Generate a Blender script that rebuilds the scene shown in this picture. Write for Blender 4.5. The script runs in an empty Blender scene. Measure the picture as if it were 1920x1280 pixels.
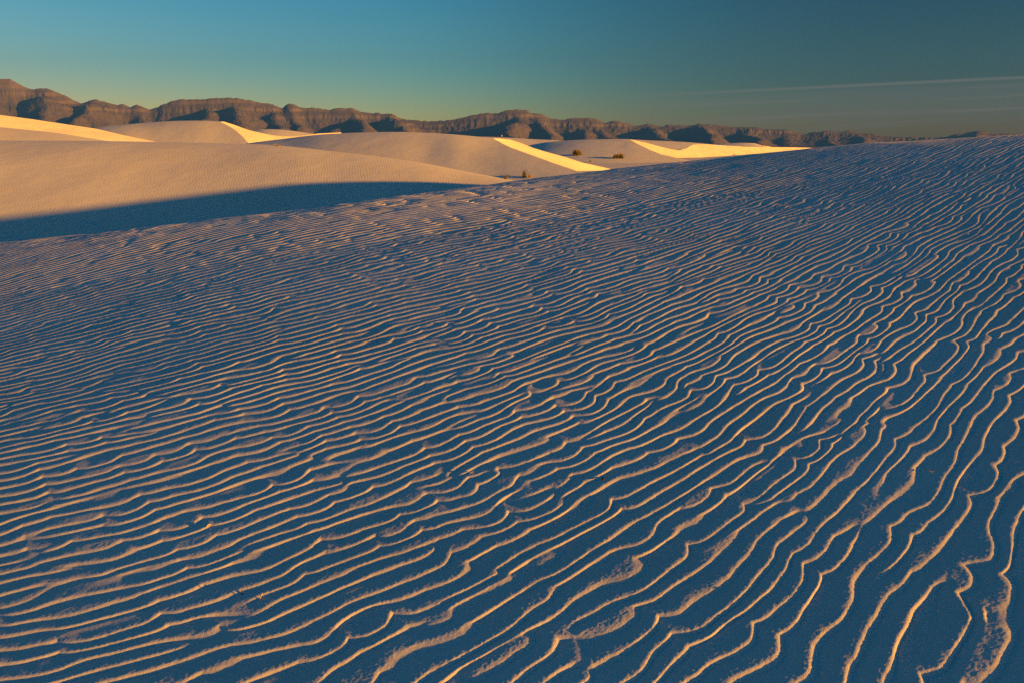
import bpy, math
import numpy as np
from mathutils import Vector

# ------------------------------------------------------------------ camera
SC = bpy.context.scene
COL = SC.collection
R = math.radians
HC = 1.6                       # eye height above the sand at the feet
FPX = 1507.0                   # focal length in photo pixels (28 mm on full frame)
HZ = 262.0                     # row of the true horizon in the photo
TILT = math.atan((640 - HZ) / FPX)
cam_d = bpy.data.cameras.new('camera')
cam_d.sensor_width = 36.0
cam_d.lens = FPX / 1920 * 36.0
cam_d.clip_start = 0.05
cam_d.clip_end = 90000
cam = bpy.data.objects.new('camera', cam_d)
cam.location = (0, 0, HC)
cam.rotation_euler = (math.pi / 2 - TILT, 0, 0)
COL.objects.link(cam)
SC.camera = cam

# ------------------------------------------------------------------ light
SUN_AZ, SUN_EL = R(114.0), R(7.3)      # azimuth clockwise from +Y, the view direction
SC.view_settings.view_transform = 'Standard'
SC.view_settings.look = 'None'
SC.view_settings.exposure = 1.6
SC.view_settings.gamma = 1.0
SC.view_settings.use_curve_mapping = False
SC.cycles.use_denoising = False
SUN_DIR = Vector((math.sin(SUN_AZ) * math.cos(SUN_EL), math.cos(SUN_AZ) * math.cos(SUN_EL), math.sin(SUN_EL)))
sun_d = bpy.data.lights.new('sun', 'SUN')
sun_d.energy = 5.0
sun_d.angle = R(0.53)
sun_d.color = (1.0, 0.42, 0.02)
sun = bpy.data.objects.new('sun', sun_d)
sun.rotation_euler = (-SUN_DIR).to_track_quat('-Z', 'Y').to_euler()
sun.location = (60, -30, 40)
COL.objects.link(sun)


def build_world():
    w = bpy.data.worlds.new('World')
    SC.world = w
    w.use_nodes = True
    nt = w.node_tree
    N, L = nt.nodes, nt.links
    bg = N['Background']
    sky = N.new('ShaderNodeTexSky')
    sky.sky_type = 'NISHITA'
    sky.sun_disc = False
    sky.sun_elevation = SUN_EL
    sky.sun_rotation = SUN_AZ
    sky.altitude = 1200
    sky.air_density = 1.0
    sky.dust_density = 0.5
    sky.ozone_density = 2.0

    def math_(op, a, b=None, c=None, clamp=False):
        n = N.new('ShaderNodeMath')
        n.operation = op
        n.use_clamp = clamp
        for i, v in enumerate((a, b, c)):
            if v is None:
                continue
            if isinstance(v, (int, float)):
                n.inputs[i].default_value = v
            else:
                L.new(v, n.inputs[i])
        return n.outputs[0]

    def maprange(v, a, b, c, d, smooth=True):
        n = N.new('ShaderNodeMapRange')
        n.interpolation_type = 'SMOOTHSTEP' if smooth else 'LINEAR'
        L.new(v, n.inputs['Value'])
        for k, x in zip(('From Min', 'From Max', 'To Min', 'To Max'), (a, b, c, d)):
            n.inputs[k].default_value = x
        return n.outputs['Result']
    sep = N.new('ShaderNodeSeparateColor')
    L.new(sky.outputs[0], sep.inputs[0])
    # grade of the evening sky: red falls away fast with height (film-like teal sky)
    r = math_('MULTIPLY', math_('POWER', math_('MULTIPLY', sep.outputs[0], 0.1), 2.6), 2.25)
    g = math_('MULTIPLY', math_('POWER', math_('MULTIPLY', sep.outputs[1], 0.1), 1.40), 0.60)
    b = math_('MULTIPLY', math_('POWER', math_('MULTIPLY', sep.outputs[2], 0.1), 1.24), 0.55)
    r = math_('MINIMUM', r, 0.35)
    b = math_('SUBTRACT', b, math_('MULTIPLY', r, 0.20))
    com = N.new('ShaderNodeCombineColor')
    L.new(r, com.inputs[0])
    L.new(g, com.inputs[1])
    L.new(b, com.inputs[2])
    # polarised band, square to the sun
    tc = N.new('ShaderNodeTexCoord')
    sx = N.new('ShaderNodeSeparateXYZ')
    L.new(tc.outputs['Generated'], sx.inputs[0])
    ax = R(43)
    dt = math_('ADD', math_('MULTIPLY', sx.outputs[0], math.sin(ax)), math_('MULTIPLY', sx.outputs[1], math.cos(ax)))
    hyp = math_('SQRT', math_('ADD', math_('POWER', sx.outputs[0], 2), math_('POWER', sx.outputs[1], 2)))
    band = maprange(math_('DIVIDE', math_('ABSOLUTE', dt), math_('MAXIMUM', hyp, 0.02)), 0.60, 1.0, 0.0, 1.0)
    low = maprange(sx.outputs[2], 0.25, 0.85, 1.0, 0.0)
    # thin streaks of high cirrus low over the range: az (x/y) against height (z/y)
    yy = math_('MAXIMUM', sx.outputs[1], 0.05)
    az = math_('DIVIDE', sx.outputs[0], yy)
    el = math_('DIVIDE', sx.outputs[2], yy)
    cmb = N.new('ShaderNodeCombineXYZ')
    L.new(math_('MULTIPLY', az, 1.6), cmb.inputs[0])
    tilted = math_('SUBTRACT', el, math_('MULTIPLY', az, 0.046))
    L.new(math_('MULTIPLY', tilted, 95.0), cmb.inputs[1])
    nz = N.new('ShaderNodeTexNoise')
    nz.inputs['Scale'].default_value = 1.0
    nz.inputs['Detail'].default_value = 3.0
    nz.inputs['Roughness'].default_value = 0.55
    L.new(cmb.outputs[0], nz.inputs['Vector'])
    st = maprange(nz.outputs['Fac'], 0.46, 0.72, 0.0, 1.0)
    # the sharpest streak
    l1 = math_('ABSOLUTE', math_('SUBTRACT', tilted, 0.0435))
    streak = maprange(l1, 0.0, 0.0028, 1.0, 0.0)
    deck = math_('MULTIPLY', maprange(tilted, 0.034, 0.047, 1.0, 0.0), maprange(tilted, -0.01, 0.012, 0.3, 1.0))
    right = maprange(az, -0.02, 0.45, 0.0, 1.0)
    cl = math_('MULTIPLY', right, math_('ADD', math_('MULTIPLY', streak, 0.8), math_('MULTIPLY', math_('ADD', math_('MULTIPLY', st, 0.75), 0.35), deck)))
    cl = math_('MULTIPLY', cl, maprange(sx.outputs[1], 0.2, 0.5, 0.0, 1.0), clamp=True)
    mul = N.new('ShaderNodeMix')
    mul.data_type = 'RGBA'
    mul.blend_type = 'MULTIPLY'
    mul.inputs[0].default_value = 1.0
    L.new(com.outputs[0], mul.inputs[6])
    cd = N.new('ShaderNodeCombineColor')
    for i, k in enumerate((0.60, 0.70, 0.67)):
        L.new(math_('SUBTRACT', 1.0, math_('MULTIPLY', math_('MULTIPLY', band, low), k)), cd.inputs[i])
    L.new(cd.outputs[0], mul.inputs[7])
    mixc = N.new('ShaderNodeMix')
    mixc.data_type = 'RGBA'
    L.new(math_('MULTIPLY', cl, 0.75), mixc.inputs[0])
    L.new(mul.outputs[2], mixc.inputs[6])
    mixc.inputs[7].default_value = (0.086, 0.074, 0.065, 1)
    # back to the sky's own scale, strength as for a physical sky
    sc = N.new('ShaderNodeVectorMath')
    sc.operation = 'SCALE'
    sc.inputs['Scale'].default_value = 10.0
    L.new(mixc.outputs[2], sc.inputs[0])
    L.new(sc.outputs[0], bg.inputs[0])
    bg.inputs[1].default_value = 0.1


build_world()

# ------------------------------------------------------------------ helpers
rng = np.random.default_rng(11)
CT, ST = math.cos(TILT), math.sin(TILT)


def ray(px, py):
    X = (np.asarray(px, float) - 960) / FPX
    Y = -(np.asarray(py, float) - 640) / FPX
    y = CT + Y * ST
    return X / y, (-ST + Y * CT) / y          # x/y and z/y of the sight line


def at(px, py, d):
    X, T = ray(px, py)
    d = np.asarray(d, float)
    return np.stack([X * d, d + 0 * X, HC + T * d], -1)


def _hash(ix, iy, seed):
    h = (ix * 374761393 + iy * 668265263 + seed * 974711) & 0xffffffff
    h = ((h ^ (h >> 13)) * 1274126177) & 0xffffffff
    return ((h ^ (h >> 16)) & 0xffff) / 32767.5 - 1.0


def vnoise(x, y, seed=0):
    x = np.asarray(x, float)
    y = np.asarray(y, float)
    ix = np.floor(x).astype(np.int64)
    iy = np.floor(y).astype(np.int64)
    fx, fy = x - ix, y - iy
    fx = fx * fx * fx * (fx * (fx * 6 - 15) + 10)
    fy = fy * fy * fy * (fy * (fy * 6 - 15) + 10)
    a, b = _hash(ix, iy, seed), _hash(ix + 1, iy, seed)
    c, d = _hash(ix, iy + 1, seed), _hash(ix + 1, iy + 1, seed)
    return a + (b - a) * fx + (c - a) * fy + (a - b - c + d) * fx * fy


def fbm(x, y, octv=4, seed=0, gain=0.5, lac=2.03):
    s, amp = 0, 1.0
    for o in range(octv):
        s = s + amp * vnoise(x * lac ** o + 17.3 * o, y * lac ** o - 9.1 * o, seed + o)
        amp *= gain
    return s


def sstep(a, b, v):
    t = np.clip((v - a) / (b - a), 0, 1)
    return t * t * (3 - 2 * t)


def grid_mesh(name, P, smooth=True, wrap=False):
    """P (rows, cols, 3) -> quad grid mesh"""
    nr, nc = P.shape[:2]
    me = bpy.data.meshes.new(name)
    idx = np.arange(nr * nc, dtype=np.int32).reshape(nr, nc)
    if wrap:
        idx = np.concatenate([idx, idx[:, :1]], 1)
    q = np.stack([idx[:-1, :-1], idx[:-1, 1:], idx[1:, 1:], idx[1:, :-1]], -1).reshape(-1, 4)
    me.vertices.add(nr * nc)
    me.vertices.foreach_set('co', P.reshape(-1).astype(np.float32))
    me.loops.add(q.size)
    me.loops.foreach_set('vertex_index', q.reshape(-1))
    me.polygons.add(len(q))
    me.polygons.foreach_set('loop_start', np.arange(0, q.size, 4, dtype=np.int32))
    me.polygons.foreach_set('loop_total', np.full(len(q), 4, dtype=np.int32))
    me.polygons.foreach_set('use_smooth', np.full(len(q), smooth, dtype=bool))
    me.update(calc_edges=True)
    return me


def link(name, me, mat=None, parent=None):
    o = bpy.data.objects.new(name, me)
    COL.objects.link(o)
    if mat is not None and me is not None:
        me.materials.append(mat)
    if parent is not None:
        o.parent = parent
    return o


def structure(o, label, cat):
    o['kind'] = 'structure'
    o['label'] = label
    o['category'] = cat
    return o


def thing(o, label, cat, group=None):
    o['label'] = label
    o['category'] = cat
    if group:
        o['group'] = group
    return o


# ------------------------------------------------------------------ materials
def new_mat(name):
    m = bpy.data.materials.new(name)
    m.use_nodes = True
    nt = m.node_tree
    return m, nt, nt.nodes['Principled BSDF']


def mat_sand(name, c0, c1, scale, bumps=(), detail_scale=300.0):
    """gypsum sand: two close tints in soft patches, grain, and relief layers"""
    m, nt, p = new_mat(name)
    N, L = nt.nodes, nt.links
    geo = N.new('ShaderNodeNewGeometry')
    nz = N.new('ShaderNodeTexNoise')
    nz.inputs['Scale'].default_value = scale
    nz.inputs['Detail'].default_value = 6
    L.new(geo.outputs['Position'], nz.inputs['Vector'])
    gr = N.new('ShaderNodeTexNoise')
    gr.inputs['Scale'].default_value = detail_scale
    gr.inputs['Detail'].default_value = 2
    L.new(geo.outputs['Position'], gr.inputs['Vector'])
    ad = N.new('ShaderNodeMath')
    ad.operation = 'MULTIPLY_ADD'
    L.new(gr.outputs['Fac'], ad.inputs[0])
    ad.inputs[1].default_value = 0.7
    L.new(nz.outputs['Fac'], ad.inputs[2])
    mr = N.new('ShaderNodeMapRange')
    L.new(ad.outputs[0], mr.inputs['Value'])
    mr.inputs['From Min'].default_value = 0.55
    mr.inputs['From Max'].default_value = 1.15
    mx = N.new('ShaderNodeMix')
    mx.data_type = 'RGBA'
    L.new(mr.outputs['Result'], mx.inputs[0])
    mx.inputs[6].default_value = (*c0, 1)
    mx.inputs[7].default_value = (*c1, 1)
    L.new(mx.outputs[2], p.inputs['Base Color'])
    p.inputs['Roughness'].default_value = 0.95
    p.inputs['Specular IOR Level'].default_value = 0.1
    prev = None
    for kind, sc, dist, ang in bumps:
        if kind == 'wave':
            mp = N.new('ShaderNodeMapping')
            mp.inputs['Rotation'].default_value = (0, 0, ang)
            L.new(geo.outputs['Position'], mp.inputs['Vector'])
            tx = N.new('ShaderNodeTexWave')
            tx.inputs['Scale'].default_value = sc
            tx.inputs['Distortion'].default_value = 8.0
            tx.inputs['Detail'].default_value = 2.0
            tx.inputs['Detail Scale'].default_value = 0.9
            L.new(mp.outputs[0], tx.inputs['Vector'])
            out = tx.outputs['Fac']
        else:
            tx = N.new('ShaderNodeTexNoise')
            tx.inputs['Scale'].default_value = sc
            tx.inputs['Detail'].default_value = 4
            L.new(geo.outputs['Position'], tx.inputs['Vector'])
            out = tx.outputs['Fac']
        bp = N.new('ShaderNodeBump')
        bp.inputs['Strength'].default_value = 1.0
        bp.inputs['Distance'].default_value = dist
        L.new(out, bp.inputs['Height'])
        if prev:
            L.new(prev, bp.inputs['Normal'])
        prev = bp.outputs[0]
    if prev:
        L.new(prev, p.inputs['Normal'])
    return m


S0, S1 = (0.78, 0.73, 0.60), (0.86, 0.81, 0.69)
SAND_NEAR = mat_sand('rippled_sand', (0.70, 0.66, 0.58), (0.86, 0.82, 0.74), 0.8, (('noise', 420, 0.0012, 0),), 700)
SAND_MID = mat_sand('fine_rippled_sand', S0, S1, 0.25, (('noise', 1.2, 0.02, 0), ('wave', 2.6, 0.0018, R(-12))), 40)
SAND_FAR = mat_sand('smooth_sand', S0, S1, 0.06, (('noise', 0.35, 0.05, 0),), 8)

# ------------------------------------------------------------------ near dune with its ripples
PA, PB = 0.13, 0.06            # the slope: falls to the left, rises gently ahead
FLOOR = -1.8


def near_soft(x):
    return np.exp(-((x - 1.8) / 3.6) ** 2)


def near_edge(x):
    return 16.0 - 0.27 * np.clip(x, -30, 0) - 0.29 * np.clip(x, 0, 6) - 0.86 * np.clip(x - 6, 0, 4) + 0.4 * np.sin(x * 0.31 + 0.6) + 3.9 * near_soft(x)


def near_base(x, y):
    r = np.hypot(x, y)
    # the slope eases off towards the crest on the right, then the lee side
    xs = np.where(x > 8, 8 + 6 * (1 - np.exp(-(x - 8) / 6)), x)
    z = PA * xs + PB * np.clip(y, -40, 40)
    z = z + 0.012 * (xs - 2) * sstep(4, 10, r)
    # the far shoulder rolls over and drops away
    w = 0.9 + 1.8 * near_soft(x)
    z = z - 0.36 * w * np.logaddexp(0, (y - near_edge(x)) / w) * sstep(22, 11, x)
    # higher crest added out of view at right, shaped to shade the left dune
    m = np.exp(-((x - 21.5) / 4.0) ** 2) * sstep(5.5, 11.0, y) * sstep(36, 25, y)
    z = z + (5.0 - 0.045 * np.clip(y, 0, 30) - z) * np.clip(m, 0, 1)
    z = z - 3.4 * sstep(24, 36, x)
    z = z + 0.008 * fbm(x * 0.35, y * 0.35, 2, 5) * sstep(0.5, 4, r)
    # wind-scoured hollows along the shoulder
    z = z + 0.014 * fbm(x * 0.9 + 0.5 * y, y * 1.4, 3, 15) * sstep(-5.0, -0.5, y - near_edge(x)) * sstep(9, 3, x)
    z = z - 7 * sstep(29, 39, r)
    # ease into the flat between the dunes
    k = 0.35
    f = FLOOR - 0.25
    return f + k * np.logaddexp(0, (z - f) / k)


QC = np.array([-4.669, 4.46, 1.722, 43.712, -33.638, -0.501, 4.949, -46.28, 26.352]) * 1.18


def ripple_field(x, y):
    Rr = np.sqrt(x * x + y * y) + 3
    B = (x, y, x * x / Rr, x * y / Rr, y * y / Rr, x ** 3 / Rr ** 2, x * x * y / Rr ** 2, x * y * y / Rr ** 2, y ** 3 / Rr ** 2)
    u = 0
    for c, b in zip(QC, B):
        u = u + c * b
    return u


def ripple_u(x, y):
    """number of ripples crossed; beyond the fitted sector it runs on straight"""
    az = np.arctan2(x, y)
    azc = np.clip(az, R(-40), R(36))
    r = np.hypot(x, y)
    x0, y0 = r * np.sin(azc), r * np.cos(azc)
    u0 = ripple_field(x0, y0)
    e = 1e-3
    gx = (ripple_field(x0 + e, y0) - u0) / e
    gy = (ripple_field(x0, y0 + e) - u0) / e
    return u0 + gx * (x - x0) + gy * (y - y0)


def phasor_tile(n, per, su, sv, seed):
    """complex gaussian noise, band limited; n samples for `per` ripple lengths"""
    g = np.random.default_rng(seed)
    k = np.fft.fftfreq(n, per / n)
    ku, kv = np.meshgrid(k, k, indexing='ij')
    A = np.exp(-(ku / su) ** 2 / 2 - (kv / sv) ** 2 / 2)
    w = g.normal(size=(n, n)) + 1j * g.normal(size=(n, n))
    f = np.fft.ifft2(w * A)
    return f / np.sqrt((np.abs(f) ** 2).mean())


def tile_sample(T, per, u, v):
    n = T.shape[0]
    a = (u / per * n) % n
    b = (v / per * n) % n
    i = np.floor(a).astype(np.int32) % n
    j = np.floor(b).astype(np.int32) % n
    fa, fb = a - np.floor(a), b - np.floor(b)
    i1, j1 = (i + 1) % n, (j + 1) % n
    return (T[i, j] * (1 - fa) * (1 - fb) + T[i1, j] * fa * (1 - fb) + T[i, j1] * (1 - fa) * fb + T[i1, j1] * fa * fb)


T_A = phasor_tile(1536, 192.0, 0.10, 0.105, 3)
T_B = phasor_tile(1536, 192.0, 0.24, 0.22, 8)


def ripples(x, y):
    """height of the wind ripples; wind from the left, steep sides to the right"""
    e = 1e-3
    u = ripple_u(x, y)
    gu = (ripple_u(x + e, y) - u) / e
    gv = (ripple_u(x, y + e) - u) / e
    lam = np.clip(1 / np.hypot(gu, gv), 0.05, 0.26)
    r = np.hypot(x, y)
    th = R(50)
    along = x * math.sin(th) + y * math.cos(th)
    v = along * 11.0 * 5.5 / (r * 0.55 + 4.0)
    wild = 0.46 + 0.20 * sstep(-5, 5, x) * sstep(16, 8, r) + 0.08 * vnoise(x * 0.5, y * 0.5, 33)
    A = 0.20 + tile_sample(T_A, 192.0, u, v) + wild * tile_sample(T_B, 192.0, u + 40, v + 70)
    amp = np.abs(A)
    ph = u + np.angle(A) / (2 * math.pi)
    # small kinks along the crest
    rt = sstep(-3, 3.5, x)
    ph = ph + (0.30 + 0.12 * rt) * vnoise(u * 0.22, v * 0.36, 34) + (0.27 + 0.16 * rt) * (1 - 2 * np.abs(vnoise(u * 0.60, v * 0.62, 31)))
    ph = ph + 0.035 * vnoise(u * 1.1, v * 1.5, 35)
    f = ph - np.floor(ph)
    # asymmetric profile: long convex windward side, short lee face
    c = 0.75
    up = 1 - (1 - np.clip(f / c, 0, 1)) ** 1.95
    tl = np.clip((f - c) / (1 - c), 0, 1)
    dn = 0.45 * (0.5 + 0.5 * np.cos(tl * math.pi)) + 0.55 * (1 - tl)
    prof = np.where(f < c, up, dn)
    big = 0.85 + 0.3 * vnoise(u * 0.11, v * 0.11, 77)
    H = lam * (0.106 + 0.022 * sstep(5, 12, r)) * np.clip(amp * 2.6, 0, 1.0) ** 0.7 * big
    crest = np.where(f < c, np.clip(f / c, 0, 1) ** 2, 1 - sstep(c, c + 0.2, f))
    return H * (prof - 0.62) + 0.062 * lam, lam, crest


def build_near_dune():
    # rows: even steps of the angle below the horizon (finer mesh nearby), columns by azimuth
    phi = np.concatenate([np.linspace(R(48.5), R(9.0), 770, endpoint=False), np.linspace(R(9.0), R(4.4), 240)])
    rr = HC / np.tan(phi)
    rr = np.concatenate([np.array([0.12, 0.35, 0.6, 0.85, 1.1, 1.28]), rr, np.linspace(rr[-1] + 0.35, 41, 50)])
    a = np.concatenate([np.linspace(-180, -72, 30, endpoint=False), np.linspace(-72, -44, 90, endpoint=False),
                        np.linspace(-44, 45, 1020, endpoint=False), np.linspace(45, 78, 150, endpoint=False),
                        np.linspace(78, 180, 36, endpoint=False)])
    # rows are measured along the view axis for the part in view
    az = np.radians(a)
    RR, AZ = np.meshgrid(rr, az, indexing='ij')
    stretch = 1 / np.clip(np.cos(np.clip(AZ, -0.8, 0.8)), 0.5, 1)
    RR = RR * (1 + (stretch - 1) * sstep(40, 24, RR))
    x, y = RR * np.sin(AZ), RR * np.cos(AZ)
    z = near_base(x, y)
    h, lam, crest = ripples(x, y)
    inview = sstep(80, 66, np.abs(np.degrees(AZ))) * sstep(0.9, 1.3, RR)
    fade = sstep(0.5, -1.5, (y - near_edge(x)) / (0.9 + 1.8 * near_soft(x)))
    z = z + h * inview * (0.15 + 0.85 * fade)
    # grains and little scours that catch the last light along the crests
    near = sstep(9.0, 2.0, RR) * inview
    gr = 0.00022 * vnoise(x * 95, y * 95, 41) + 0.00042 * vnoise(x * 150, y * 150, 44) + 0.00030 * vnoise(x * 250, y * 250, 42) * sstep(5, 2, RR)
    z = z + gr * near * (0.3 + 0.85 * crest)
    mid = inview * (1 - 0.5 * near)
    z = z + 0.0009 * vnoise(x * 24, y * 24, 43) * mid * (0.4 + 0.6 * crest) * sstep(20, 10, RR)
    P = np.stack([x, y, z], -1)
    o = link('near_dune', grid_mesh('near_dune', P, wrap=True), SAND_NEAR)
    structure(o, 'rippled white sand dune in blue shade with golden lit ripple crests', 'dune')


build_near_dune()

# ------------------------------------------------------------------ the sand flat out to the horizon
def build_flat():
    rr = np.concatenate([[0.5], np.geomspace(8, 12900, 90)])
    az = np.radians(np.linspace(-180, 180, 180, endpoint=False))
    RR, AZ = np.meshgrid(rr, az, indexing='ij')
    x, y = RR * np.sin(AZ), RR * np.cos(AZ)
    z = FLOOR - 0.0135 * np.clip(RR - 260, 0, None) + 0.25 * fbm(x / 28, y / 28, 3, 51) * sstep(20, 60, RR) * sstep(3000, 600, RR)
    o = link('sand_flat', grid_mesh('sand_flat', np.stack([x, y, z], -1), wrap=True), SAND_FAR)
    structure(o, 'pale sand flat between the dunes reaching to the mountains', 'ground')


build_flat()


# ------------------------------------------------------------------ dunes behind
def rail(pts, n):
    """[(px,py,d)...] -> n world points, smooth in px"""
    p = np.array(pts, float)
    t = np.concatenate([[0], np.cumsum(np.hypot(np.diff(p[:, 0]), np.diff(p[:, 1]) * 2))])
    s = np.linspace(0, t[-1], n)
    m = np.gradient(p, t, axis=0)
    k = np.clip(np.searchsorted(t, s, side='right') - 1, 0, len(t) - 2)
    h = (t[k + 1] - t[k])[:, None]
    q = ((s - t[k]) / h[:, 0])[:, None]
    out = ((2 * q ** 3 - 3 * q ** 2 + 1) * p[k] + (q ** 3 - 2 * q ** 2 + q) * h * m[k] + (-2 * q ** 3 + 3 * q ** 2) * p[k + 1] + (q ** 3 - q ** 2) * h * m[k + 1])
    return at(out[:, 0], out[:, 1], out[:, 2])


def body(name, top, foot_d, label, mat, n=140, rows=40, back=0.35, power=1.0, foot_z=FLOOR - 0.3, rough=0.03, seed=0, brink=None):
    """windward body of a dune: from its crest line down towards the viewer, and down the far side"""
    T = rail(top, n)
    fd = np.interp(np.linspace(-0.2, 1.2, int(n * 1.4) + 1), np.linspace(0, 1, len(foot_d)), foot_d)
    kw = max(n // 6, 3) * 2 + 1
    fd = np.convolve(np.pad(fd, kw // 2, mode='edge'), np.hanning(kw + 2)[1:-1] / np.hanning(kw + 2).sum(), 'valid')
    fd = np.interp(np.linspace(0, 1, n), np.linspace(-0.2, 1.2, len(fd)), fd)
    F = T.copy()
    sc = (fd / T[:, 1])[:, None]
    F[:, :2] = T[:, :2] * sc
    F[:, 2] = foot_z
    q = np.linspace(0, 1, rows)[:, None, None]
    e = np.sin(q * math.pi / 2) ** power
    G = F[None] * (1 - q) + T[None] * q
    G[:, :, 2] = F[None, :, 2] * (1 - e[:, :, 0]) + T[None, :, 2] * e[:, :, 0]
    if brink is not None:
        # the smooth back of the dune ends along its brink
        bk = np.array(brink, float)
        pxs = T[:, 0] / T[:, 1]
        bx, bt = ray(bk[:, 0], bk[:, 1])
        lim = np.interp(pxs, bx, bt, left=9, right=9)
        qq = np.linspace(0, 1, 400)
        ee = np.sin(qq * math.pi / 2) ** power
        for i in range(n):
            dd = F[i, 1] * (1 - qq) + T[i, 1] * qq
            zz = F[i, 2] * (1 - ee) + T[i, 2] * ee
            ok = np.where((zz - HC) / dd > lim[i])[0]
            if len(ok):
                qm = qq[max(ok[0], 2)]
                qs = np.linspace(0, qm, rows)
                es = np.sin(qs * math.pi / 2) ** power
                G[:, i, :2] = F[i, :2] * (1 - qs[:, None]) + T[i, :2] * qs[:, None]
                G[:, i, 2] = F[i, 2] * (1 - es) + T[i, 2] * es
        T = G[-1].copy()
    # far side
    B = T.copy()
    B[:, :2] = T[:, :2] * (1 + back)
    B[:, 2] = foot_z
    q2 = np.linspace(0, 1, 14)[1:, None, None]
    e2 = 1 - np.cos(q2 * math.pi / 2)
    Bk = T[None] * (1 - q2) + B[None] * q2
    Bk[:, :, 2] = T[None, :, 2] * (1 - e2[:, :, 0]) + B[None, :, 2] * e2[:, :, 0]
    P = np.concatenate([G, Bk], 0)
    P[:, :, 2] += rough * fbm(P[:, :, 0] / 7, P[:, :, 1] / 9, 3, seed) * np.concatenate([np.sin(q * math.pi), 0 * q2], 0)[:, :, 0]
    o = link(name, grid_mesh(name, P), mat)
    return structure(o, label, 'dune')


def face(name, low, up, anchor, azim, slope, parent, mat, bow=0.0, n=120, rows=18):
    """a steep sand face: its outline lies on one inclined plane through the anchor"""
    nrm = np.array([math.sin(R(slope)) * math.sin(R(azim)), math.sin(R(slope)) * math.cos(R(azim)), math.cos(R(slope))])
    A = at(*anchor)
    c = nrm @ (A - np.array([0, 0, HC]))

    def proj(pts):
        p = np.array(pts, float)
        t = np.concatenate([[0], np.cumsum(np.hypot(np.diff(p[:, 0]), np.diff(p[:, 1])))])
        s = np.linspace(0, t[-1], n)
        px, py = np.interp(s, t, p[:, 0]), np.interp(s, t, p[:, 1])
        X, T = ray(px, py)
        d = c / (nrm[0] * X + nrm[1] + nrm[2] * T)
        return at(px, py, d)
    Lo, Up = proj(low), proj(up)
    q = np.linspace(0, 1, rows)[:, None, None]
    P = Lo[None] * (1 - q) + Up[None] * q
    P[:, :, 2] -= bow * np.sin(q[:, :, 0] * math.pi) * np.linalg.norm(Up - Lo, axis=1)[None]
    P += nrm * (0.10 * fbm(P[:, :, 0] / 5, P[:, :, 1] / 5, 3, 91) * np.sin(q[:, :, 0] * math.pi) ** 0.5)[:, :, None]
    return link(name, grid_mesh(name, P), mat, parent)


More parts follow.
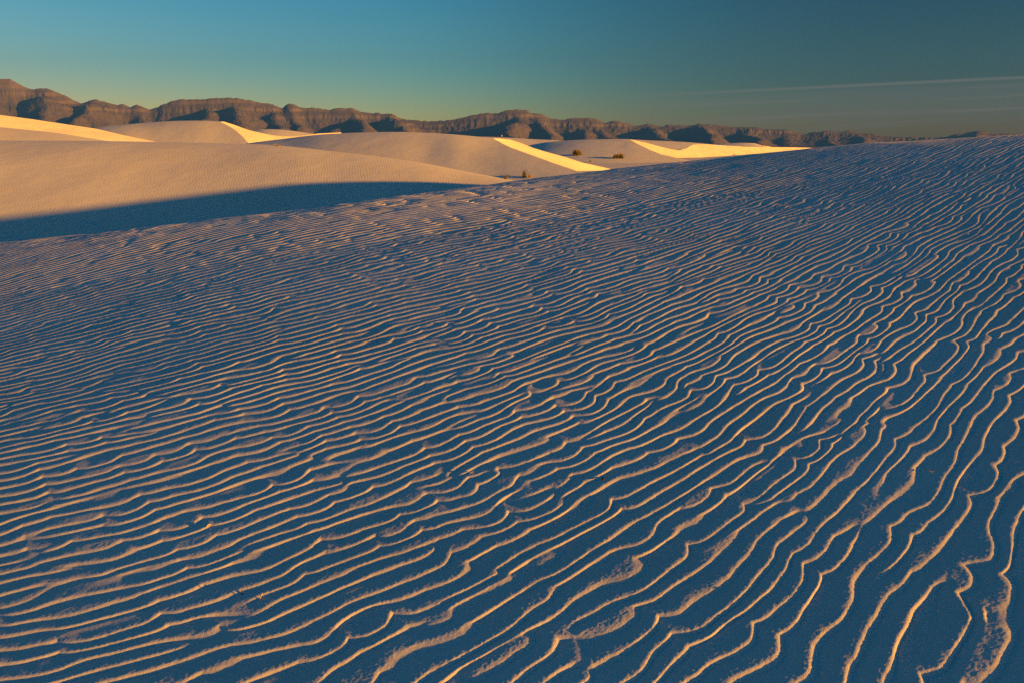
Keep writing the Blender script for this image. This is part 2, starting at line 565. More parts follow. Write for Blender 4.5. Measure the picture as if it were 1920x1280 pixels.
def build_dunes():
    # broad dune on the left, its foot in the shade of the near dune
    body('left_dune', [(-700, 250, 50), (-300, 259, 49), (0, 264, 48), (120, 264.3, 47.5), (250, 266, 47), (400, 269, 46), (500, 272, 45), (560, 277, 44), (620, 284, 43),
                       (700, 293, 41.5), (800, 308, 39.5), (870, 322, 38), (950, 338, 36), (1020, 353, 34), (1100, 372, 32)],
         [25, 25.5, 26, 26, 26, 25.5, 25, 24, 22], 'broad smooth sand dune at left with faint ripples above the shadow', SAND_MID, n=300, rows=130, power=1.45, rough=0.05, seed=3)
    # far left dune with a bright steep upper face
    d1 = body('far_left_dune', [(-500, 196, 118), (-250, 208, 116), (0, 239, 112), (120, 252, 110), (180, 262, 108), (230, 270, 106), (300, 280, 104)],
              [80, 80, 80], 'tall golden dune at the far left edge', SAND_FAR, back=0.05)
    face('slip_face', [(-500, 200), (-250, 214), (0, 243), (120, 257), (180, 267), (240, 276), (300, 284)],
         [(-500, 168), (-250, 188), (0, 216), (60, 224), (120, 233), (180, 242), (240, 256), (290, 266)], (60, 236, 114), 128, 21, d1, SAND_FAR)
    face('lower_slope', [(-500, 240), (-250, 252), (0, 272), (120, 276), (180, 279), (240, 283), (300, 288)],
         [(-500, 196), (-250, 208), (0, 238.5), (120, 251.5), (180, 261.5), (240, 270), (300, 279)], (60, 255, 106), 128, 9.5, d1, SAND_FAR)
    # rounded dune in front of the saddle of the range
    d2 = body('rounded_dune', [(90, 262, 142), (120, 254, 142), (150, 246, 142), (190, 238.5, 141), (230, 234.5, 140), (270, 231, 140), (310, 228.3, 139), (345, 227, 138), (380, 227.0, 137), (414, 228.6, 136), (450, 232, 134),
                               (500, 240, 131), (560, 253, 127)], [122, 120, 115], 'rounded beige dune with a bright steep right side', SAND_FAR, back=0.04,
              brink=[(413, 220), (414.5, 229), (440, 243), (455, 256), (467, 270), (480, 285), (640, 400)])
    face('slip_face', [(413, 233), (440, 249), (455, 263), (467, 278), (530, 274), (595, 266), (640, 262)],
         [(412, 228.6), (421, 229), (440, 235), (465, 244), (490, 250), (510, 254), (530, 256.3), (560, 256), (595, 251), (640, 249)], (470, 256, 146), 128, 27, d2, SAND_FAR)
    body('low_dune', [(440, 252, 230), (470, 245.5, 230), (490, 243, 230), (515, 243, 230), (550, 246, 230), (575, 249.5, 230), (600, 253, 228), (640, 258, 226)], [190, 190],
         'low beige dune crest just left of the broad central dune', SAND_FAR)
    # the central dune
    d3 = body('central_dune', [(380, 282, 96), (440, 273, 94), (470, 268.5, 93), (530, 261, 92), (600, 253, 90), (650, 250, 89), (700, 248.4, 88), (750, 248, 87), (800, 249.6, 86), (850, 252.6, 84), (900, 257.3, 83), (928, 260.5, 82),
                               (970, 265.5, 80), (1020, 272, 78), (1080, 281, 76), (1160, 294, 73)],
              [71, 70, 68, 66, 63, 60], 'broad beige dune in the middle distance, bright face on its right', SAND_FAR, n=260, rows=60, back=0.03, power=1.0,
              brink=[(926, 255), (928, 261.5), (945, 271), (960, 278), (985, 287), (1010, 296), (1040, 307), (1070, 317), (1100, 328), (1140, 342), (1200, 362)])
    face('slip_face', [(926, 266), (945, 278), (960, 285), (985, 295), (1010, 304), (1040, 315), (1070, 326), (1110, 340)],
         [(924, 260.3), (940, 260.6), (958, 262.5), (975, 268), (1000, 278), (1030, 287), (1060, 295), (1090, 305), (1130, 314), (1170, 323)], (1000, 285, 88), 126, 29, d3, SAND_FAR, bow=0.02)
    body('crest_behind', [(830, 258, 400), (860, 256.8, 400), (900, 256.8, 400), (940, 258, 400), (1000, 261.5, 398), (1050, 264.5, 395), (1080, 270, 390), (1110, 280, 380)], [310, 310],
         'thin sunlit sand crest behind the bright face', SAND_FAR, foot_z=FLOOR - 3)
    # shaded dune with the bushes at its foot
    d4 = body('bush_dune', [(940, 284, 166), (970, 278, 164), (995, 272.5, 162), (1020, 268, 160), (1050, 265, 158), (1090, 262.6, 156), (1130, 261.5, 155), (1168, 261.2, 154), (1181, 261.6, 153), (1210, 263.5, 151), (1260, 269, 148), (1330, 280, 144)],
              [134, 127, 124, 123, 123], 'grey beige dune behind the two dark bushes', SAND_FAR, n=200, rows=50, back=0.03,
              brink=[(1179, 255), (1181, 262), (1195, 270), (1220, 282), (1240, 290), (1270, 297), (1300, 303), (1350, 315)])
    face('slip_face', [(1180, 266), (1195, 276), (1220, 288), (1240, 297), (1270, 302), (1300, 300), (1400, 296), (1500, 290), (1600, 288)],
         [(1179, 261.6), (1190, 263.5), (1210, 268), (1240, 276), (1262, 281), (1275, 282.5), (1290, 277), (1300, 272), (1315, 270.8), (1340, 272), (1400, 276), (1500, 277), (1550, 279), (1600, 281)],
         (1260, 287, 162), 126, 27, d4, SAND_FAR, n=240)
    body('dune_behind_crescent', [(1120, 265, 215), (1150, 263, 215), (1181, 262, 215), (1215, 263.6, 215), (1260, 265.6, 214), (1300, 268, 213), (1340, 272, 212), (1380, 277, 210)], [180, 180],
         'beige sand crest above the bright crescent face', SAND_FAR)
    d6 = body('farthest_dune', [(1310, 279, 300), (1330, 274, 300), (1345, 271, 300), (1370, 269, 300), (1398, 268.6, 300), (1415, 270.5, 298), (1432, 274, 295), (1450, 279, 292)], [262, 258],
              'small beige dune crest farthest right on the sand skyline', SAND_FAR, back=0.03)
    face('slip_face', [(1398, 272), (1415, 275), (1432, 278), (1450, 281)], [(1396, 268.5), (1415, 269.5), (1430, 273.5), (1452, 277)], (1420, 273, 302), 126, 26, d6, SAND_FAR)


build_dunes()


# ------------------------------------------------------------------ mountain range
SKY = [(-700, 118), (-500, 128), (-300, 122), (-150, 138), (-60, 140), (0, 147), (35, 149), (43, 153), (70, 168), (101, 166), (130, 179), (160, 195), (180, 188), (190, 187), (210, 193), (228, 198), (237, 195), (250, 202), (263, 196), (275, 202), (287, 206),
       (303, 201), (310, 197), (330, 190), (345, 187), (380, 187), (400, 185), (430, 184), (450, 184), (465, 187), (490, 192), (515, 196), (530, 203), (534, 203), (543, 195.5), (555, 195), (568, 203), (590, 202), (610, 205),
       (618, 207), (630, 204), (662, 203), (680, 210), (700, 213), (712, 212), (718, 215), (735, 213), (745, 219), (752, 223), (770, 225), (800, 228), (815, 228), (850, 225), (880, 218), (905, 213), (935, 213), (950, 207), (958, 206),
       (990, 207), (995, 213), (1010, 213), (1020, 217), (1035, 224), (1055, 225), (1075, 222), (1105, 221), (1120, 225), (1135, 231), (1148, 227), (1160, 228), (1165, 232), (1180, 233), (1190, 237), (1205, 235), (1215, 232),
       (1235, 237), (1243, 238), (1250, 233), (1265, 236), (1275, 234), (1290, 237), (1310, 232), (1345, 235), (1365, 238), (1400, 239), (1415, 239), (1440, 243), (1475, 244), (1490, 248), (1508, 253), (1520, 249), (1550, 246),
       (1575, 249), (1592, 245), (1605, 249), (1640, 251), (1660, 256), (1700, 258), (1770, 258), (1790, 253), (1815, 249), (1835, 245), (1850, 248), (1870, 251), (1920, 252), (2050, 250), (2200, 246), (2500, 250)]


def mat_rock():
    m, nt, p = new_mat('desert_rock')
    N, L = nt.nodes, nt.links
    geo = N.new('ShaderNodeNewGeometry')
    sp = N.new('ShaderNodeSeparateXYZ')
    L.new(geo.outputs['Position'], sp.inputs[0])
    nz = N.new('ShaderNodeTexNoise')
    nz.inputs['Scale'].default_value = 0.004
    nz.inputs['Detail'].default_value = 8
    nz.inputs['Roughness'].default_value = 0.65
    L.new(geo.outputs['Position'], nz.inputs['Vector'])
    # strata: bands by height, bent a little
    ma = N.new('ShaderNodeMath')
    ma.operation = 'MULTIPLY_ADD'
    L.new(nz.outputs['Fac'], ma.inputs[0])
    ma.inputs[1].default_value = 70
    L.new(sp.outputs[2], ma.inputs[2])
    mc = N.new('ShaderNodeCombineXYZ')
    L.new(ma.outputs[0], mc.inputs[2])
    wv = N.new('ShaderNodeTexNoise')
    wv.inputs['Scale'].default_value = 0.022
    wv.inputs['Detail'].default_value = 3
    L.new(mc.outputs[0], wv.inputs['Vector'])
    r1 = N.new('ShaderNodeValToRGB')
    r1.color_ramp.elements[0].position = 0.35
    r1.color_ramp.elements[0].color = (0.175, 0.14, 0.155, 1)
    r1.color_ramp.elements[1].position = 0.66
    r1.color_ramp.elements[1].color = (0.25, 0.195, 0.205, 1)
    L.new(wv.outputs['Fac'], r1.inputs[0])
    r2 = N.new('ShaderNodeValToRGB')
    r2.color_ramp.elements[0].position = 0.35
    r2.color_ramp.elements[0].color = (0.14, 0.12, 0.14, 1)
    r2.color_ramp.elements[1].position = 0.7
    r2.color_ramp.elements[1].color = (0.20, 0.16, 0.18, 1)
    L.new(nz.outputs['Fac'], r2.inputs[0])
    # bare rock on the steep, scrub and scree on the gentle ground
    sn = N.new('ShaderNodeSeparateXYZ')
    L.new(geo.outputs['True Normal'], sn.inputs[0])
    mr = N.new('ShaderNodeMapRange')
    L.new(sn.outputs[2], mr.inputs['Value'])
    mr.inputs['From Min'].default_value = 0.60
    mr.inputs['From Max'].default_value = 0.86
    mx = N.new('ShaderNodeMix')
    mx.data_type = 'RGBA'
    L.new(mr.outputs[0], mx.inputs[0])
    L.new(r1.outputs[0], mx.inputs[6])
    L.new(r2.outputs[0], mx.inputs[7])
    L.new(mx.outputs[2], p.inputs['Base Color'])
    p.inputs['Roughness'].default_value = 1.0
    p.inputs['Specular IOR Level'].default_value = 0.0
    return m


ROCK = mat_rock()
RC = 12000.0                 # metres to the main crest


def erode(z, fixed, dx, dy, steps, kdt, uplift, talus):
    """stream-power erosion on a grid: cuts branching gullies and leaves spurs between them"""
    nr, nc = z.shape
    N = nr * nc
    idx = np.arange(N).reshape(nr, nc)
    fx = fixed.reshape(-1)
    offs = [(-1, 0, dy), (1, 0, dy), (0, -1, dx), (0, 1, dx), (-1, -1, math.hypot(dx, dy)), (-1, 1, math.hypot(dx, dy)), (1, -1, math.hypot(dx, dy)), (1, 1, math.hypot(dx, dy))]
    for it in range(steps):
        pz = np.pad(z, 1, mode='constant', constant_values=1e9)
        pi = np.pad(idx, 1, mode='edge')
        best = np.zeros((nr, nc))
        rec = idx.copy()
        dist = np.ones((nr, nc))
        for (a, b, d) in offs:
            zn = pz[1 + a:1 + a + nr, 1 + b:1 + b + nc]
            sl = (z - zn) / d
            m = sl > best
            best = np.where(m, sl, best)
            rec = np.where(m, pi[1 + a:1 + a + nr, 1 + b:1 + b + nc], rec)
            dist = np.where(m, d, dist)
        zf = z.reshape(-1)
        order = np.argsort(-zf).tolist()
        rc = rec.reshape(-1).tolist()
        A = [dx * dy] * N
        for i in order:
            j = rc[i]
            if j != i:
                A[j] += A[i]
        fac = (kdt * np.sqrt(np.array(A)) / dist.reshape(-1)).tolist()
        zl = (zf + uplift * (~fx)).tolist()
        fl = fx.tolist()
        for i in reversed(order):
            j = rc[i]
            if j != i and not fl[i]:
                zl[i] = (zl[i] + fac[i] * zl[j]) / (1 + fac[i])
        z = np.array(zl).reshape(nr, nc)
        # soil creep and scree: slopes settle
        lap = np.zeros_like(z)
        lap[1:-1, 1:-1] = (z[1:-1, 2:] + z[1:-1, :-2] + z[2:, 1:-1] + z[:-2, 1:-1] - 4 * z[1:-1, 1:-1])
        z = z + 0.11 * lap * (~fixed)
        for _ in range(2):
            for ax, d in ((0, dy), (1, dx)):
                df = np.diff(z, axis=ax)
                ex = np.sign(df) * np.maximum(np.abs(df) - talus * d, 0) * 0.25
                if ax == 0:
                    z[1:] -= np.where(fixed[1:], 0, ex)
                    z[:-1] += np.where(fixed[:-1], 0, ex)
                else:
                    z[:, 1:] -= np.where(fixed[:, 1:], 0, ex)
                    z[:, :-1] += np.where(fixed[:, :-1], 0, ex)
    return z


def build_range():
    sk = np.array(SKY, float)
    depth = 3000.0
    base = -125.0

    def H(p):
        return HC + np.interp(p, sk[:, 0], ray(960 + 0 * sk[:, 1], sk[:, 1])[1]) * RC + 7 * fbm(p / 7.0, 0 * p + 0.5, 3, 77, gain=0.6)
    # coarse grid for the erosion, then a finer one with rock detail
    cp = np.linspace(-650, 2450, 640)
    cq = np.linspace(0, 1, 92)
    Q, PX = np.meshgrid(cq, cp, indexing='ij')
    Hc = H(PX)
    rel = Hc - base
    # massif: steep upper wall, then long aprons; some stretches bulge towards the viewer
    z = base + rel * (0.34 * (1 - Q) ** 1.3 + 0.66 * (1 - Q) ** 6.5)
    # main spurs: (px at the crest, px at the foot, reach, height where it leaves the crest, flank)
    spurs = [(-560, -600, 1.0, 0.95, .5), (-420, -380, 0.9, 0.95, .5), (-260, -320, 1.0, 0.95, .45), (-120, -190, 0.9, 0.95, .5), (-10, 20, 1.0, 0.95, .4), (95, 60, 1.0, 0.95, .42), (183, 120, 1.0, 0.96, .5), (212, 165, 0.85, 0.94, .6), (262, 300, 1.0, 0.97, .6),
             (330, 285, 0.8, 0.86, .6), (395, 345, 1.0, 0.88, .42), (440, 460, 1.0, 0.84, .45), (520, 525, 0.95, 0.9, .6), (547, 600, 1.0, 0.97, .6), (640, 605, 0.85, 0.85, .5), (668, 700, 1.0, 0.88, .5), (736, 770, 1.0, 0.97, .55), (800, 810, 0.85, 0.92, .6),
             (850, 880, 0.95, 0.9, .55), (925, 895, 0.5, 0.80, .6), (975, 955, 1.0, 0.84, .42), (1005, 1045, 0.9, 0.9, .6), (1100, 1085, 1.0, 0.86, .55), (1118, 1185, 1.0, 0.92, .5), (1213, 1285, 1.0, 0.98, .55),
             (1312, 1350, 1.0, 0.96, .5), (1400, 1440, 1.0, 0.9, .5), (1470, 1480, 0.8, 0.9, .6), (1560, 1575, 1.0, 0.93, .5), (1600, 1660, 0.9, 0.93, .5), (1730, 1740, 0.9, 0.9, .5), (1835, 1800, 1.0, 0.95, .5), (1860, 1915, 0.9, 0.93, .5),
             (1990, 1960, 1.0, 0.95, .5), (2120, 2160, 0.9, 0.95, .5), (2260, 2230, 1.0, 0.95, .5), (2380, 2400, 0.9, 0.95, .5)]
    mpp = RC / FPX
    lat = PX + 12 * fbm(PX / 40, Q * 4, 3, 61) * sstep(0.03, 0.2, Q)
    for i, (p0, p1, reach, hf, k) in enumerate(spurs):
        h0 = float(H(np.array(p0)))
        cx = p0 + (p1 - p0) * Q + 7 * np.sin(Q * 8 + i * 1.9) * Q
        t = Q / reach
        ch = base + (h0 - base) * (hf - (hf - 0.05) * np.clip(t, 0, 1) ** (0.85 + 0.3 * math.sin(i * 1.3))) * (1 + 0.05 * np.sin(Q * 19 + i))
        z = np.maximum(z, np.where(t < 1.05, ch - k * mpp * np.abs(lat - cx), -1e4))
    z = np.minimum(z, base + rel * (1 - 0.45 * Q))
    z = z + 22 * fbm(PX / 24 + 0.6 * Q * 5, Q * 8, 3, 64) * np.sin(np.clip(Q, 0, 1) * math.pi) ** 0.6 * np.clip(rel / 500, 0.3, 1)
    fixed = np.zeros(z.shape, bool)
    fixed[0] = fixed[-1] = True
    z[0], z[-1] = Hc[0], base - 20
    z = erode(z, fixed, (cp[1] - cp[0]) * RC / FPX, depth / 91, 14, 0.030, 1.0, 0.70)
    px = np.linspace(-650, 2450, 1240)
    q = np.concatenate([np.linspace(-0.2, 0, 8, endpoint=False), np.linspace(0, 0.4, 62, endpoint=False), np.linspace(0.4, 1.0, 62)])
    Q, PX = np.meshgrid(q, px, indexing='ij')
    a = np.clip(Q, 0, 1) * 91
    b = (PX + 650) / 3100 * 639
    i, j = np.clip(np.floor(a).astype(int), 0, 90), np.clip(np.floor(b).astype(int), 0, 638)
    fa, fb = a - i, b - j
    zz = z[i, j] * (1 - fa) * (1 - fb) + z[i + 1, j] * fa * (1 - fb) + z[i, j + 1] * (1 - fa) * fb + z[i + 1, j + 1] * fa * fb
    Hc = H(PX)
    rel = Hc - base
    qf = np.clip(Q, 0, 1)
    hf = (zz - base) / np.maximum(rel, 50)
    zz = zz + (2 + 5 * np.clip(hf, 0, 1)) * fbm(PX / 6, Q * 24, 4, 72, gain=0.6) * sstep(0.0, 0.05, qf)
    # hard beds stand out as cliffs in the upper part
    per = 120.0
    bed = zz + 14 * fbm(PX / 50, Q * 3, 2, 75) - 0.05 * (PX - 500)
    fr = (bed / per) % 1.0
    zz = zz + 0.22 * per * (sstep(0.30, 0.60, fr) - fr) * sstep(0.62, 0.85, hf) * sstep(0.0, 0.02, qf)
    rad = RC - Q * depth
    zz = np.where(Q <= 0, Hc + Q * 1400, zz)
    # nothing in front may rise over the traced skyline
    zz = np.where(Q > 0, np.minimum(zz, HC + (Hc - HC) * rad / RC - 1.0), zz)
    zz = np.where(Q >= 0.985, np.minimum(zz, base - 25), zz)
    X, _ = ray(PX, HZ + 0 * PX)
    P = np.stack([X * rad, rad, zz], -1)
    o = link('mountain_range', grid_mesh('mountain_range', P, smooth=False), ROCK)
    structure(o, 'rugged brown desert mountains with cliff bands along the horizon', 'mountains')


build_range()


# ------------------------------------------------------------------ plants, the walker, scraps on the sand
import bmesh
bpy.context.view_layer.update()
DG = bpy.context.evaluated_depsgraph_get()


def ground_at(px, py):
    """where the sight line through a photo pixel meets the sand"""
    X, T = ray(px, py)
    v = Vector((float(X), 1.0, float(T))).normalized()
    ok, loc, nor, _, _, _ = SC.ray_cast(DG, Vector((0, 0, HC)), v)
    return loc, nor


def mat_leaf(name, c0, c1, scale=6.0):
    m, nt, p = new_mat(name)
    N, L = nt.nodes, nt.links
    geo = N.new('ShaderNodeNewGeometry')
    nz = N.new('ShaderNodeTexNoise')
    nz.inputs['Scale'].default_value = scale
    nz.inputs['Detail'].default_value = 3
    L.new(geo.outputs['Position'], nz.inputs['Vector'])
    rp = N.new('ShaderNodeValToRGB')
    rp.color_ramp.elements[0].position = 0.35
    rp.color_ramp.elements[0].color = (*c0, 1)
    rp.color_ramp.elements[1].position = 0.65
    rp.color_ramp.elements[1].color = (*c1, 1)
    L.new(nz.outputs['Fac'], rp.inputs[0])
    L.new(rp.outputs[0], p.inputs['Base Color'])
    p.inputs['Roughness'].default_value = 0.8
    return m


SHRUB = mat_leaf('shrub_leaf', (0.12, 0.10, 0.02), (0.46, 0.33, 0.06))
GOLD = mat_leaf('golden_grass', (0.26, 0.17, 0.03), (0.46, 0.31, 0.06))
GREEN = mat_leaf('green_grass', (0.10, 0.10, 0.03), (0.30, 0.24, 0.06))
TWIG = mat_leaf('twig_bark', (0.05, 0.035, 0.022), (0.11, 0.08, 0.05), 60)


def blade(V, Fc, base, d, length, width, droop, g):
    """one bent blade: three quads that taper to a point"""
    d = np.array(d) / np.linalg.norm(d)
    side = np.cross(d, g.normal(size=3))
    side /= np.linalg.norm(side) + 1e-9
    n0 = len(V)
    for k, (t, w) in enumerate(((0, 0.6), (0.35, 1.0), (0.7, 0.75), (1.0, 0.12))):
        c = np.array(base) + d * length * t + np.array([0, 0, -droop * length * t * t])
        V.append(tuple(c - side * width * w * 0.5))
        V.append(tuple(c + side * width * w * 0.5))
    for k in range(3):
        a = n0 + 2 * k
        Fc.append((a, a + 1, a + 3, a + 2))


def tube(V, Fc, p0, p1, r0, r1, n=5):
    p0, p1 = np.array(p0, float), np.array(p1, float)
    d = (p1 - p0) / (np.linalg.norm(p1 - p0) + 1e-9)
    a = np.cross(d, [0.3, 0.9, 0.2])
    a /= np.linalg.norm(a)
    b = np.cross(d, a)
    n0 = len(V)
    for p, r in ((p0, r0), (p1, r1)):
        for i in range(n):
            t = 2 * math.pi * i / n
            V.append(tuple(p + (a * math.cos(t) + b * math.sin(t)) * r))
    for i in range(n):
        j = (i + 1) % n
        Fc.append((n0 + i, n0 + j, n0 + n + j, n0 + n + i))


def mesh(name, V, Fc):
    me = bpy.data.meshes.new(name)
    me.from_pydata(V, [], Fc)
    me.update()
    return me


def plant(name, px, py, wpx, hpx, label, kind, seed, mats, lobes=None, lean=0.0):
    """a bush or a clump: stems fanning from the root, blades along them"""
    loc, _ = ground_at(px, py)
    m = loc.y / FPX
    W, H = wpx * m, hpx * m
    g = np.random.default_rng(seed)
    e = bpy.data.objects.new(name, None)
    COL.objects.link(e)
    e.location = loc
    SV, SF, LV, LF = [], [], [], []
    if kind == 'bush':
        lobes = lobes or [(0, 0, 1, 1)]
        for (ox, oy, sw, sh) in lobes:
            for i in range(26):
                az, el = g.uniform(0, 2 * math.pi), g.uniform(0.15, 1.45)
                d = np.array([math.cos(az) * math.cos(el), math.sin(az) * math.cos(el), math.sin(el)])
                rad = np.array([W * 0.42 * sw, W * 0.38 * sw, H * 0.88 * sh]) * g.uniform(0.75, 1.05)
                root = np.array([ox * W, oy * W, -0.04]) + g.normal(size=3) * [0.05 * W, 0.05 * W, 0]
                tip = root + d * rad
                mid = root + (tip - root) * 0.55 + g.normal(size=3) * 0.04 * W
                tube(SV, SF, root, mid, 0.012 * W, 0.008 * W)
                tube(SV, SF, mid, tip, 0.008 * W, 0.003 * W)
                for k in range(17):
                    t = g.uniform(0.35, 1.05)
                    b = root + (tip - root) * t + g.normal(size=3) * 0.05 * W
                    b[2] = max(b[2], 0.01)
                    dd = d + g.normal(size=3) * 0.7 + np.array([0, 0, 0.25])
                    blade(LV, LF, b, dd, g.uniform(0.10, 0.2) * W, 0.035 * W, 0.1, g)
    else:
        nb = 90 if kind == 'grass' else 70
        for i in range(nb):
            az = g.uniform(0, 2 * math.pi)
            sp = abs(g.normal()) * (0.30 if kind == 'grass' else 0.75)
            d = np.array([math.cos(az) * sp + lean, math.sin(az) * sp, 1.0])
            root = np.array([g.normal() * 0.10 * W, g.normal() * 0.10 * W, -0.03])
            ln = (H if kind == 'grass' else H * 1.15) * g.uniform(0.55, 1.12)
            blade(LV, LF, root, d, ln, 0.030 * max(W, H), g.uniform(0.05, 0.45), g)
        for i in range(9):
            az = g.uniform(0, 2 * math.pi)
            sp = abs(g.normal()) * 0.3
            root = np.array([g.normal() * 0.06 * W, g.normal() * 0.06 * W, -0.03])
            tube(SV, SF, root, root + np.array([math.cos(az) * sp * H * 0.6, math.sin(az) * sp * H * 0.6, H * g.uniform(0.5, 0.95)]), 0.012 * H, 0.005 * H)
    link('foliage', mesh('foliage', LV, LF), mats[0], e)
    link('stems', mesh('stems', SV, SF), mats[1], e)
    return thing(e, label, 'bush' if kind == 'bush' else 'grass clump', 'bushes and grass clumps between the dunes')


plant('shrub', 1082, 291.5, 17, 11.5, 'round dark green shrub, left of the two at the foot of the grey dune', 'bush', 21, (SHRUB, TWIG), [(-0.16, 0, 0.75, 0.9), (0.18, 0, 0.75, 1.0), (0.02, -0.1, 0.6, 0.7)])
plant('shrub', 1160, 297.5, 19, 9.5, 'two-lobed olive shrub, right of the two, casting a long shadow', 'bush', 22, (SHRUB, TWIG), [(-0.28, 0, 0.55, 0.85), (0.22, 0, 0.62, 1.05)])
plant('grass_tuft', 1106.5, 305, 5, 6, 'tiny dark tuft alone on the sand below the two shrubs', 'grass', 23, (GREEN, TWIG))
plant('grass_clump', 983, 333, 11, 18, 'upright grey green grass clump with a thin shadow beside the bright dune face', 'grass', 24, (GREEN, TWIG))
plant('grass_clump', 991, 333.5, 17, 9, 'low golden grass mound touching the upright clump on its right', 'mound', 25, (GOLD, TWIG))
plant('grass_clump', 947, 336.5, 12, 7, 'small dark green clump half hidden behind the left dune edge', 'mound', 26, (GREEN, TWIG))
plant('grass_clump', 951, 333.5, 10, 9, 'wispy golden grass just above the half hidden clump', 'grass', 27, (GOLD, TWIG))
plant('grass_clump', 519, 274.5, 19, 6, 'flat yellow olive bush on the crest of the left dune', 'mound', 28, (GOLD, TWIG), lean=-0.2)


def skin_mesh(name, chain, edges, mat, parent):
    me = bpy.data.meshes.new(name)
    me.from_pydata([c[:3] for c in chain], edges, [])
    o = link(name, me, mat, parent)
    md = o.modifiers.new('skin', 'SKIN')
    for i, c in enumerate(chain):
        me.skin_vertices[0].data[i].radius = (c[3], c[4] if len(c) > 4 else c[3])
    me.skin_vertices[0].data[0].use_root = True
    sb = o.modifiers.new('smooth', 'SUBSURF')
    sb.levels = sb.render_levels = 1
    return o


def build_walker():
    loc, _ = ground_at(941, 260.5)
    e = bpy.data.objects.new('person', None)
    COL.objects.link(e)
    e.location = loc
    e.rotation_euler = (0, 0, R(25))
    skin = mat_leaf('skin', (0.40, 0.25, 0.18), (0.46, 0.30, 0.22))
    shirt = mat_leaf('pale_shirt', (0.62, 0.55, 0.55), (0.72, 0.64, 0.63))
    legs = mat_leaf('dark_trousers', (0.10, 0.07, 0.06), (0.15, 0.11, 0.09))
    hair = mat_leaf('hair', (0.03, 0.02, 0.015), (0.06, 0.04, 0.03))
    b = [(0, 0, 0.92, .15, .11), (0, 0, 1.15, .14, .10), (0, 0, 1.38, .17, .11), (0, 0, 1.50, .06), (0, 0, 1.60, .085), (0, 0.01, 1.70, .09),
         (.19, 0, 1.38, .06), (.25, .02, 1.12, .045), (.24, -.08, .88, .035), (-.19, 0, 1.38, .06), (-.25, .02, 1.12, .045), (-.24, -.08, .88, .035),
         (.10, 0, .88, .10), (.11, -.03, .50, .065), (.11, .02, .09, .045), (.11, -.15, .04, .04), (-.10, 0, .88, .10), (-.11, .03, .50, .065), (-.11, .06, .09, .045), (-.11, -.10, .04, .04)]
    ed = [(0, 1), (1, 2), (2, 3), (3, 4), (4, 5), (2, 6), (6, 7), (7, 8), (2, 9), (9, 10), (10, 11), (0, 12), (12, 13), (13, 14), (14, 15), (0, 16), (16, 17), (17, 18), (18, 19)]
    skin_mesh('body', b, ed, skin, e)
    k = 1.14
    sh = [(p[0], p[1], p[2], p[3] * k, (p[4] if len(p) > 4 else p[3]) * k) for p in (b[0], b[1], b[2], b[6], b[7], b[9], b[10])]
    skin_mesh('shirt', sh, [(0, 1), (1, 2), (2, 3), (3, 4), (2, 5), (5, 6)], shirt, e)
    tr = [(p[0], p[1], p[2], p[3] * k, (p[4] if len(p) > 4 else p[3]) * k) for p in (b[0], b[12], b[13], b[14], b[16], b[17], b[18])]
    skin_mesh('trousers', tr, [(0, 1), (1, 2), (2, 3), (0, 4), (4, 5), (5, 6)], legs, e)
    skin_mesh('hair', [(0, .03, 1.66, .09), (0, .02, 1.76, .085)], [(0, 1)], hair, e)
    thing(e, 'tiny distant person in a pale top standing on the far sand crest', 'person')


build_walker()


def scrap(name, px, py, L_, W_, colour, label, kind, yaw, seed):
    """a bit of dry plant lying on the ripples"""
    loc, nor = ground_at(px, py)
    g = np.random.default_rng(seed)
    V, Fc = [], []
    if kind == 'leaf':
        n = 7
        for i in range(n):
            t = i / (n - 1)
            w = W_ * (math.sin(math.pi * min(max(t, 0.04), 0.96)) ** 0.8) * 0.5
            x = (t - 0.5) * L_
            z = 0.0015 + 0.18 * L_ * (t - 0.4) ** 2
            V += [(x, -w, z + w * 0.5), (x, 0, z), (x, w, z + w * 0.6)]
        for i in range(n - 1):
            for k in range(2):
                a = 3 * i + k
                Fc.append((a, a + 1, a + 4, a + 3))
    else:
        up = 0.75 if kind == 'stalk' else 0.12
        p = [np.array([-0.5 * L_, 0, 0.0]), np.array([0.0, 0.06 * L_, up * L_ * 0.4 + 0.002]), np.array([0.5 * L_, -0.03 * L_, up * L_ + 0.002])]
        tube(V, Fc, p[0], p[1], W_ * 0.5, W_ * 0.45, 6)
        tube(V, Fc, p[1], p[2], W_ * 0.45, W_ * 0.3, 6)
        tube(V, Fc, p[1], p[1] + np.array([0.15 * L_, 0.25 * L_, 0.1 * L_]), W_ * 0.3, W_ * 0.15, 6)
    o = link(name, mesh(name, V, Fc), colour)
    o.location = loc + nor * 0.001
    q = nor.to_track_quat('Z', 'Y')
    o.rotation_euler = q.to_euler()
    o.rotation_euler.rotate_axis('Z', R(yaw))
    if kind == 'leaf':
        md = o.modifiers.new('thickness', 'SOLIDIFY')
        md.thickness = 0.0008
    return thing(o, label, 'leaf' if kind == 'leaf' else 'twig', 'scraps of dry plants on the ripples')


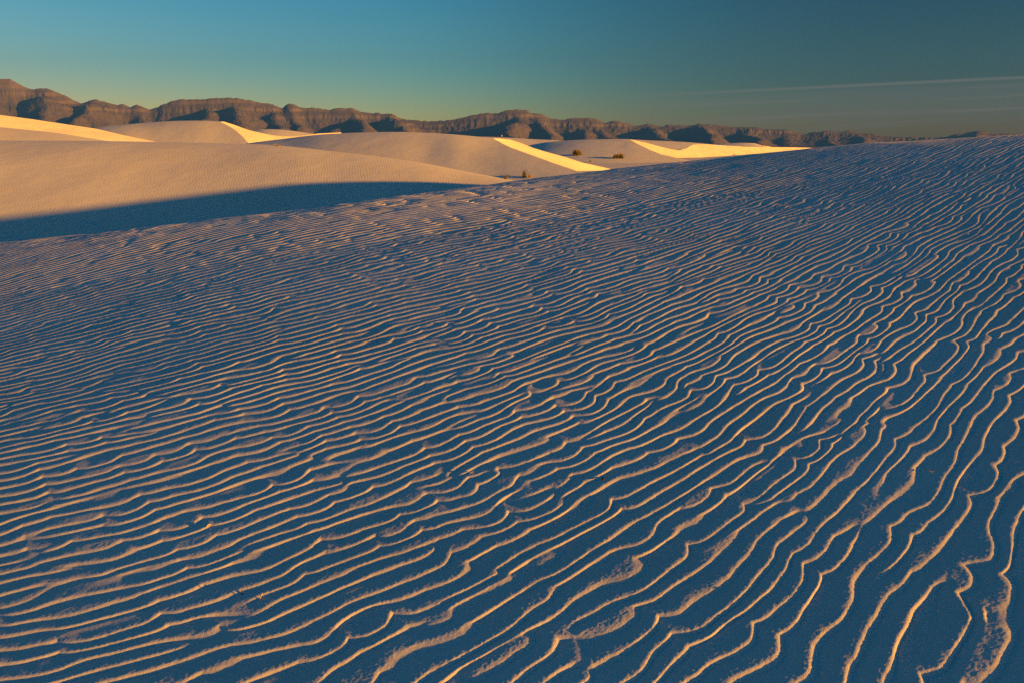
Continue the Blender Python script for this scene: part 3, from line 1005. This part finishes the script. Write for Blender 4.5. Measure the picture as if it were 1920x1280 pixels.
PALE = mat_leaf('dry_leaf_pale', (0.50, 0.38, 0.22), (0.66, 0.52, 0.33), 200)
DARK = mat_leaf('dry_leaf_dark', (0.06, 0.04, 0.025), (0.14, 0.09, 0.05), 200)
scrap('dry_leaf', 391, 986, 0.028, 0.010, PALE, 'curled pale dry leaf beside a ripple crest in the lower left', 'leaf', 20, 1)
scrap('twig', 454, 1111, 0.022, 0.004, DARK, 'short dark twig lying across a lit crest in the lower left', 'twig', 100, 2)
scrap('dry_stalk', 490, 1121, 0.022, 0.0035, PALE, 'tiny pale stalk sticking up just right of the dark twig', 'stalk', 60, 3)
scrap('dry_leaf', 1131, 898, 0.040, 0.010, DARK, 'long dark dry leaf on a crest right of the centre', 'leaf', 10, 4)
scrap('dry_leaf', 884, 886, 0.024, 0.009, PALE, 'small tan leaf scrap in the crook of a crest near the centre', 'leaf', -20, 5)
scrap('dry_leaf', 1103, 852, 0.020, 0.010, PALE, 'bright leaf scrap in a trough just above the long dark leaf', 'leaf', 45, 6)
scrap('dry_leaf', 1745, 883, 0.022, 0.006, PALE, 'pale leaf sliver in a dark trough by the right edge', 'leaf', 0, 7)
scrap('dry_leaf', 1428, 1111, 0.018, 0.005, PALE, 'thin pale leaf sliver in a trough at the lower right', 'leaf', 15, 8)

# ------------------------------------------------------------------ haze
def build_haze():
    me = bpy.data.meshes.new('haze')
    bm = bmesh.new()
    bmesh.ops.create_cube(bm, size=1.0)
    for v in bm.verts:
        v.co = Vector((v.co.x * 27600, v.co.y * 27600, -400 if v.co.z < 0 else 1300))
    bm.to_mesh(me)
    bm.free()
    m = bpy.data.materials.new('desert_haze')
    m.use_nodes = True
    nt = m.node_tree
    nt.nodes.remove(nt.nodes['Principled BSDF'])
    pv = nt.nodes.new('ShaderNodeVolumePrincipled')
    pv.inputs['Color'].default_value = (0.05, 0.23, 1.0, 1)
    pv.inputs['Density'].default_value = 4.6e-5
    pv.inputs['Anisotropy'].default_value = 0.0
    nt.links.new(pv.outputs[0], nt.nodes['Material Output'].inputs['Volume'])
    o = link('haze', me, m)
    o['kind'] = 'stuff'
    o['label'] = 'thin evening haze over the basin'
    o['category'] = 'haze'


build_haze()
